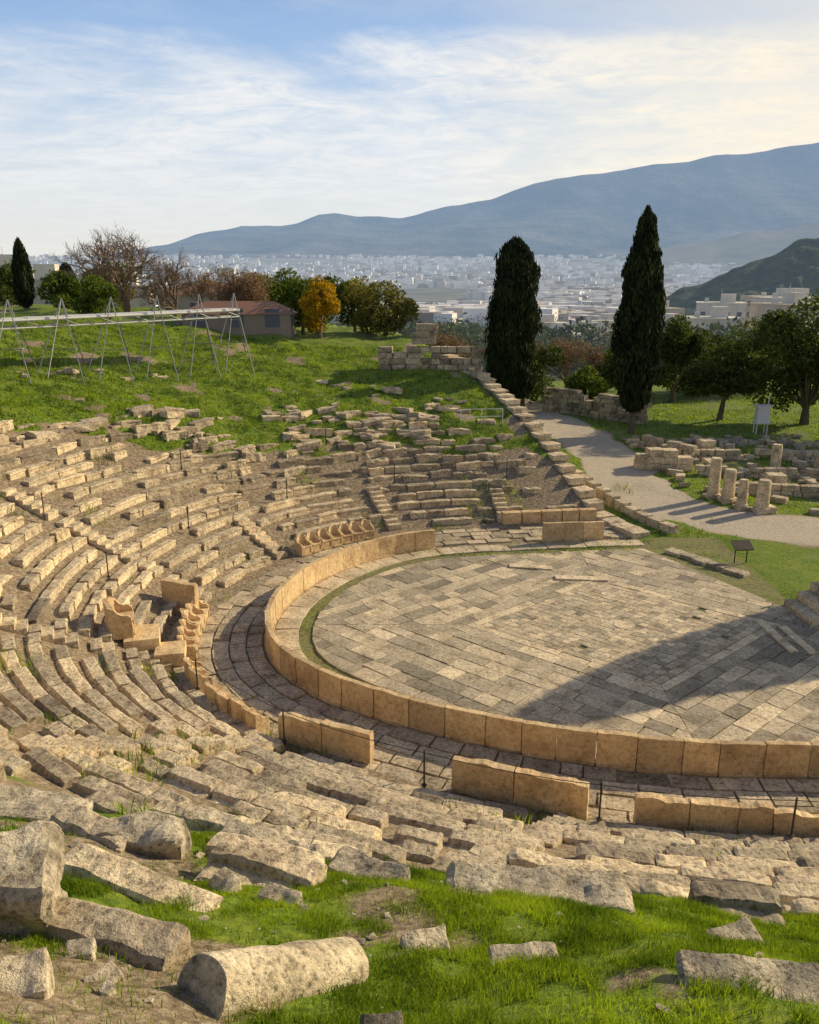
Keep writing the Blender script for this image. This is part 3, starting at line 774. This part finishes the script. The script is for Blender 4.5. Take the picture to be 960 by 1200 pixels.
# ------------------------------------------------------------------ buildings
def hmat(name,col,L=2200):
    m=plain(name,col,.85,0,.12,.4);painted_haze(m,L,(.42,.48,.54));return m
W_cream=hmat('cream_render',(.52,.42,.30));W_white=hmat('white_render',(.62,.57,.48));W_grey=hmat('grey_render',(.36,.33,.29))
G_win=hmat('window_glass',(.07,.08,.10));R_tile=hmat('terracotta_roof',(.26,.13,.08));W_brn=hmat('brown_wall',(.25,.18,.13))
def building(x,y,w,d,h,ang,wall,name='apartment_building',z=None,roof=None):
    z=float(plainz(x,y))-1 if z is None else z;b=Bag();ca,sa=math.cos(ang),math.sin(ang)
    def bx(lx,ly,lz,sx,sy,sz,mi):
        block(b,(x+lx*ca-ly*sa,y+lx*sa+ly*ca,z+lz),(sx,sy,sz),ang,(0,0),.5,0,(1,1,1),0,mi)
    bx(0,0,h/2,w,d,h,0)
    fl=max(1,int(h/3.1))
    for f in range(fl):
        zc=1.7+f*3.1
        nw=max(2,int(w/2.6))
        for i in range(nw):
            lx=-w/2+(i+.5)*w/nw
            bx(lx,-d/2-.01,zc,1.2,.08,1.5,1)
            bx(lx,-d/2-.04,zc-.82,1.4,.16,.1,0)
        if f>0 and h>7: bx(0,-d/2-.65,zc-1.25,w*.86,1.2,.14,0);bx(0,-d/2-1.22,zc-.75,w*.86,.06,.85,2)
        nd=max(2,int(d/3))
        for i in range(nd):
            ly=-d/2+(i+.5)*d/nd
            for sx in(-1,1): bx(sx*(w/2+.01),ly,zc,.08,1.1,1.4,1)
    if roof is None:
        bx(0,0,h+.05,w+.5,d+.5,.2,0);bx(w*.15,0,h+1.2,w*.3,d*.35,2.2,2);bx(-w*.3,0,h+.7,1,1,1.1,2)
        tube(b,[(x,y,z+h),(x,y,z+h+3.5)],[.06,.04],4,.5,2)
    else:
        rh=roof;c=[(-w/2-.4,-d/2-.4,h),(w/2+.4,-d/2-.4,h),(w/2+.4,d/2+.4,h),(-w/2-.4,d/2+.4,h),(-w/2+d*.4,0,h+rh),(w/2-d*.4,0,h+rh)]
        V=[(x+p[0]*ca-p[1]*sa,y+p[0]*sa+p[1]*ca,z+p[2]+.02) for p in c]
        b.add(V,[0,1,5,4,1,2,5,2,3,4,5,3,0,4,3,2,1,0],[4,3,4,3,4],.5,0,3)
    return b.build(name,[wall,G_win,W_white,R_tile],False)
for a in [(50,165,9,10,10,.3,W_cream),(64,178,10,10,12,-.2,W_white),(77,172,10,10,14.5,.25,W_cream),(92,205,12,12,17.5,.1,W_white),(60,215,11,11,13,.4,W_grey),(103,195,12,12,15,-.1,W_white),(70,150,8,8,8,.2,W_white),
          (33,190,12,11,9,.3,W_white),(46,205,12,10,10,-.25,W_cream),(55,240,13,12,12,.2,W_white),(30,230,12,11,9,.1,W_grey),(72,250,14,12,16,.3,W_cream),(105,240,16,14,19,.1,W_cream),(84,228,12,12,17,-.3,W_white),(40,260,14,12,12,.3,W_cream),(95,165,9,9,13,.3,W_cream),(86,160,8,8,11,-.2,W_white)]:
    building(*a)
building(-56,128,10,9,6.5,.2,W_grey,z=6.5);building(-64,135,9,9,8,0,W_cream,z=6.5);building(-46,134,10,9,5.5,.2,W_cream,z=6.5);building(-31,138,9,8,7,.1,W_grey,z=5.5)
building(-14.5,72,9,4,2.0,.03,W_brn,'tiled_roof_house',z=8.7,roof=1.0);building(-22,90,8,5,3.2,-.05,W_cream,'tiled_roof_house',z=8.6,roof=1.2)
cb=Bag()
nb=15000;d=500*np.exp(rng.uniform(0,2.56,nb));u=rng.uniform(-.62,.72,nb);x=u*d
k=(fbm(x*.0028,d*.0016,0,41)>.41)&((d>1300)|(rng.uniform(0,1,nb)<.4))&~((x>170)&(d>520)&(d<960));x=x[k];d=d[k];zz=plainz(x,d)
for i in range(len(x)):
    sc_=1+.8*min(1,d[i]/5000)
    w=random.uniform(9,24)*sc_;h=random.uniform(8,18)*(1+.5*min(1,d[i]/5000))
    block(cb,(x[i],d[i],zz[i]+h/2-2),(w,random.uniform(10,18),h),random.uniform(-.5,.5),(0,0),random.random(),0,(1,1,1),0)
m,nt,b=newmat('city_render');nt.links.new(ramp(nt,attr(nt,'var'),[(0,(.25,.22,.2)),(.35,(.6,.55,.5)),(1,(.95,.92,.88))]),b.inputs['Base Color']);painted_haze(m,6500,(.46,.53,.61))
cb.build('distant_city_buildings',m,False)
# ------------------------------------------------------------------ mountains
def ridge(name,dist,px,pz,front,back,mat,x0,x1,nx,ny,amp,seed,rough=.3):
    X=np.linspace(x0,x1,nx)[None,:].repeat(ny,0);v=np.linspace(-1,1,ny)[:,None].repeat(nx,1)
    Yy=dist+np.where(v<0,v*front,v*back)
    H=np.interp(X,px,pz);prof_=np.where(v<0,(1+v)**1.15,(1-v)**1.2)
    base=plainz(0,Yy)-6
    g=1-np.abs(2*fbm(X/amp/5,Yy/amp/9,0,seed,5)-1)
    endf=sstep(0,.06,(X-x0)/(x1-x0))*sstep(0,.06,(x1-X)/(x1-x0))
    Zz=base+np.maximum(H-base,0)*prof_*(1-.45*(1-g)*np.abs(v)*2.2)*endf+ (fbm(X/amp/2.2,Yy/amp/2.2,0,seed+3,4)-.5)*amp*rough*np.clip(prof_*1.5,0,1)*endf
    gridmesh(name,X,Yy,Zz,mat)
def mtmat(name,c1,c2,sc,L,col,bs=.05):
    m,nt,b=newmat(name);nt.links.new(ramp(nt,noise(nt,sc,5,.65),[(.35,c1),(.65,c2)]),b.inputs['Base Color']);bump(nt,b,[(noise(nt,sc*3,5,.7),1/sc*bs)],strength=.7);painted_haze(m,L,col);return m
pxs=np.array([-900,-300,0,100,190,230,260,285,330,350,375,395,420,445,470,505,540,575,600,625,650,700,760,800,830,870,900,930,960,1100,1500])
pzs=np.array([40,60,80,130,258,400,460,515,505,535,605,600,565,580,572,645,710,765,840,915,955,1005,1095,1115,1185,1205,1255,1285,1330,1400,1260])
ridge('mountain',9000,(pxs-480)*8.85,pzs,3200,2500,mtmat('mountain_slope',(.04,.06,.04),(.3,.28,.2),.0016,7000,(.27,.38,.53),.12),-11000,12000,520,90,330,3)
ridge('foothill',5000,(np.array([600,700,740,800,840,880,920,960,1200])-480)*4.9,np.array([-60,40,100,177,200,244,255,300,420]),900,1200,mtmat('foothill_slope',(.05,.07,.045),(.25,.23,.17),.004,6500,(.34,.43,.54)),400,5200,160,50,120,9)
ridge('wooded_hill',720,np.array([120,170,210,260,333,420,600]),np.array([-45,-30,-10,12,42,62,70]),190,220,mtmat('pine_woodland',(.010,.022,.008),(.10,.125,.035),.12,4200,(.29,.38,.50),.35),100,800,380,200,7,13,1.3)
# ------------------------------------------------------------------ small objects
def barrier(name,pts,h=1.0):
    b=Bag();prev=None
    for (x,y,z) in pts:
        tube(b,[(x,y,z-.1),(x,y,z+h)],[.026,.026],8,.5);tube(b,[(x,y,z),(x,y,z+.03)],[.08,.08],10,.5)
        if prev is not None:
            P=[]
            for t in np.linspace(0,1,9):
                P.append((prev[0]*(1-t)+x*t,prev[1]*(1-t)+y*t,(prev[2]*(1-t)+z*t)+h*.93-.10*4*t*(1-t)))
            tube(b,P,[.011]*9,4,.5)
        prev=(x,y,z)
    b.build(name,M_iron,False)
def line_off(s,x0,x1,ymin,ymax,step):
    Q=resample(offs(s)[(offs(s)[:,0]<x1)&(offs(s)[:,0]>x0)&(offs(s)[:,1]>ymin)&(offs(s)[:,1]<ymax)],step);return [(q[0],q[1],(max(.05,Z0+SL*(s-S0)) if s>S0 else .05)) for q in Q]
barrier('rope_barrier',line_off(3.35,-30,24,10,25.6,3.8),1.1)
barrier('rope_barrier',line_off(6.6,-30,6,30,60,5.0),1.05)
barrier('rope_barrier',line_off(10.3,-30,6,24,50,6.5),1.05)
b=Bag()
for dx in(-1.4,0,1.4): tube(b,[(4.8+dx,54+dx*.1,z1(4.8+dx,54)-.1),(4.8+dx,54+dx*.1,z1(4.8,54)+1.05)],[.03,.03],6)
for hh in(.55,1.05): tube(b,[(3.4,53.86,z1(4.8,54)+hh),(6.2,54.14,z1(4.8,54)+hh)],[.025,.025],6)
b.build('metal_guard_rail',M_white,False)
b=Bag();x,y=16.7,39.;z=z1(x,y)
tube(b,[(x-.3,y,z),(x-.3,y+.03,z+.85)],[.03,.03],8);tube(b,[(x+.3,y,z),(x+.3,y+.03,z+.85)],[.03,.03],8)
block(b,(x,y,z+.95),(1.0,.6,.05),.1,(0,.55),.5,0,(1,1,1),0);b.build('information_lectern_sign',M_iron,False)
b=Bag();x,y=29.9,69.;z=z1(x,y)
for dx in(-.45,.45):
    for dy in(-.3,.3): tube(b,[(x+dx,y+dy,z-.1),(x+dx,y+dy,z+1.0)],[.05,.05],6)
block(b,(x,y,z+1.0),(1.3,.9,.12),0,(0,0),.5,0,(1,1,1),0);block(b,(x,y,z+1.7),(1.0,.7,1.3),0,(0,0),.5,0,(1,1,1),0);block(b,(x,y,z+2.42),(1.3,1.0,.1),0,(.05,0),.5,0,(1,1,1),0)
tube(b,[(x+.45,y,z+2.4),(x+.45,y,z+3.2)],[.04,.04],6)
b.build('white_instrument_cabinet',M_white,False)
b=Bag();A=np.array([-26.5,47.0]);B=np.array([-12.2,60.5]);
def zt(t): return 11.25+ .2*t
for off,w_ in ((0,.14),(1.3,.14)):
    nrm=np.array([-(B-A)[1],(B-A)[0]])/np.linalg.norm(B-A)*off
    P=[(*(A*(1-t)+B*t+nrm),zt(t)) for t in np.linspace(0,1,9)];tube(b,P,[.07]*9,6,.5,1)
    P=[(*(A*(1-t)+B*t+nrm),zt(t)-.45) for t in np.linspace(0,1,9)];tube(b,P,[.045]*9,6,.5,1)
Lw=np.linalg.norm(B-A);an=math.atan2((B-A)[1],(B-A)[0])
for i in range(8):
    t=(i+.5)/8;p=A*(1-t)+B*t+np.array([-(B-A)[1],(B-A)[0]])/Lw*.65
    block(b,(p[0],p[1],zt(t)+.08),(Lw/8-.06,1.35,.10),an,(0,0),.5,0,(1,1,1),0,1)
for i in range(17):
    t0=i/17;t1=(i+1)/17;p=A*(1-t0)+B*t0;q=A*(1-t1)+B*t1
    tube(b,[(*p,zt(t0)-(.45 if i%2 else 0)),(*q,zt(t1)-(0 if i%2 else .45))],[.03,.03],4,.5,0)
for t in (.04,.2,.36,.52,.68,.84,.98):
    p=A*(1-t)+B*t;zb=z1(p[0],p[1]);top=zt(t)+1.2
    tpt=np.array([p[0],p[1],top])
    for (dx,dy) in ((-1.5,-1.3),(1.5,-1.6),(.2,2.2),(-.4,-2.4)):
        tube(b,[tpt,(p[0]+dx,p[1]+dy,z1(p[0]+dx,p[1]+dy)-.05)],[.035,.04],5,.5,0)
    for hh in (.35,.65):
        zz_=zb+(top-zb)*hh;f=1-hh
        tube(b,[(p[0]-1.5*f,p[1]-1.3*f,zz_),(p[0]+1.5*f,p[1]-1.6*f,zz_)],[.025,.025],4);tube(b,[(p[0]+1.5*f,p[1]-1.6*f,zz_),(p[0]+.2*f,p[1]+2.2*f,zz_)],[.025,.025],4)
b.build('steel_trestle_walkway',[M_metal,M_white],False)
# ------------------------------------------------------------------ light, sky, camera
AZ=math.radians(62);EL=math.radians(26)
Dv=Vector((math.sin(AZ)*math.cos(EL),math.cos(AZ)*math.cos(EL),math.sin(EL)))
sl=bpy.data.lights.new('sun','SUN');sl.energy=5.0;sl.angle=math.radians(.5);sl.color=(1,.84,.57)
so=bpy.data.objects.new('sun',sl);so.rotation_euler=Dv.to_track_quat('Z','Y').to_euler();scene.collection.objects.link(so)
w=bpy.data.worlds.new('World');scene.world=w;w.use_nodes=True;nt=w.node_tree;bg=nt.nodes['Background'];bg.inputs[1].default_value=.12
sk=N(nt,'ShaderNodeTexSky');sk.sky_type='NISHITA';sk.sun_disc=False;sk.sun_elevation=EL;sk.sun_rotation=AZ;sk.altitude=100;sk.air_density=1;sk.dust_density=1.5;sk.ozone_density=1.5
tc=N(nt,'ShaderNodeTexCoord');sp=N(nt,'ShaderNodeSeparateXYZ');nt.links.new(tc.outputs['Generated'],sp.inputs[0])
gradc=ramp(nt,sp.outputs['Z'],[(0,(.88,.85,.77)),(.06,(.78,.80,.81)),(.16,(.53,.67,.84)),(.25,(.28,.47,.79)),(.40,(.10,.17,.34)),(.9,(.05,.09,.21))])
sc10=mixc(nt,1.0,gradc,(8.6,8.6,8.6),'MULTIPLY')
base=mixc(nt,.84,sk.outputs[0],sc10)
mz=N(nt,'ShaderNodeMath',operation='MAXIMUM');nt.links.new(sp.outputs['Z'],mz.inputs[0]);mz.inputs[1].default_value=.01
az=N(nt,'ShaderNodeMath',operation='ADD');nt.links.new(mz.outputs[0],az.inputs[0]);az.inputs[1].default_value=.10
dx=N(nt,'ShaderNodeMath',operation='DIVIDE');nt.links.new(sp.outputs['X'],dx.inputs[0]);nt.links.new(az.outputs[0],dx.inputs[1])
dy=N(nt,'ShaderNodeMath',operation='DIVIDE');nt.links.new(sp.outputs['Y'],dy.inputs[0]);nt.links.new(az.outputs[0],dy.inputs[1])
cx=N(nt,'ShaderNodeCombineXYZ');nt.links.new(dx.outputs[0],cx.inputs[0]);nt.links.new(dy.outputs[0],cx.inputs[1])
mp=N(nt,'ShaderNodeMapping');nt.links.new(cx.outputs[0],mp.inputs[0]);mp.inputs['Rotation'].default_value=(0,0,.25);mp.inputs['Scale'].default_value=(.8,1.0,1)
n1=N(nt,'ShaderNodeTexNoise');nt.links.new(mp.outputs[0],n1.inputs['Vector']);n1.inputs['Scale'].default_value=.7;n1.inputs['Detail'].default_value=9;n1.inputs['Roughness'].default_value=.6;n1.inputs['Distortion'].default_value=.8
n2=N(nt,'ShaderNodeTexNoise');nt.links.new(mp.outputs[0],n2.inputs['Vector']);n2.inputs['Scale'].default_value=4.5;n2.inputs['Detail'].default_value=10;n2.inputs['Roughness'].default_value=.72;n2.inputs['Distortion'].default_value=.6
cf=ramp(nt,n1.outputs['Fac'],[(.32,(.12,.12,.12)),(.54,(1,1,1))]);cf2=ramp(nt,n2.outputs['Fac'],[(.34,(.35,.35,.35)),(.58,(1,1,1))])
cfm=mixc(nt,1.0,cf,cf2,'MULTIPLY')
zn=N(nt,'ShaderNodeMath',operation='MULTIPLY_ADD');nt.links.new(n1.outputs['Fac'],zn.inputs[0]);zn.inputs[1].default_value=-.09;nt.links.new(sp.outputs['Z'],zn.inputs[2])
lo=ramp(nt,zn.outputs[0],[(.0,(.45,)*3),(.05,(.9,)*3),(.155,(1,)*3),(.18,(.8,)*3),(.198,(.12,)*3),(.24,(.3,)*3),(.35,(.1,)*3)])
cfm=mixc(nt,1.0,cfm,lo,'MULTIPLY')
wx=ramp(nt,sp.outputs['X'],[(.0,(.82,.83,.84)),(.22,(.93,.88,.80)),(.6,(1.0,.88,.70))])
wx=mixc(nt,1.0,wx,(8.9,8.9,8.9),'MULTIPLY')
fin=mixc(nt,cfm,base,wx)
nrm_=N(nt,'ShaderNodeVectorMath',operation='NORMALIZE');nt.links.new(tc.outputs['Generated'],nrm_.inputs[0])
dt_=N(nt,'ShaderNodeVectorMath',operation='DOT_PRODUCT');nt.links.new(nrm_.outputs[0],dt_.inputs[0]);dt_.inputs[1].default_value=(math.sin(AZ)*math.cos(.12),math.cos(AZ)*math.cos(.12),math.sin(.12))
gl=ramp(nt,dt_.outputs['Value'],[(.5,(0,0,0)),(.84,(.6,.6,.6)),(1,(.9,.9,.9))])
fin=mixc(nt,gl,fin,(8.7,7.75,6.0))
nt.links.new(fin,bg.inputs[0])
cam=bpy.data.cameras.new('camera');cam.sensor_fit='HORIZONTAL';cam.sensor_width=36;cam.lens=36;cam.clip_start=.1;cam.clip_end=30000
co=bpy.data.objects.new('camera',cam);co.location=(0,0,14);co.rotation_euler=(math.radians(90-16.26),0,0);scene.collection.objects.link(co);scene.camera=co
scene.view_settings.view_transform='Standard';scene.view_settings.look='None';scene.view_settings.exposure=0
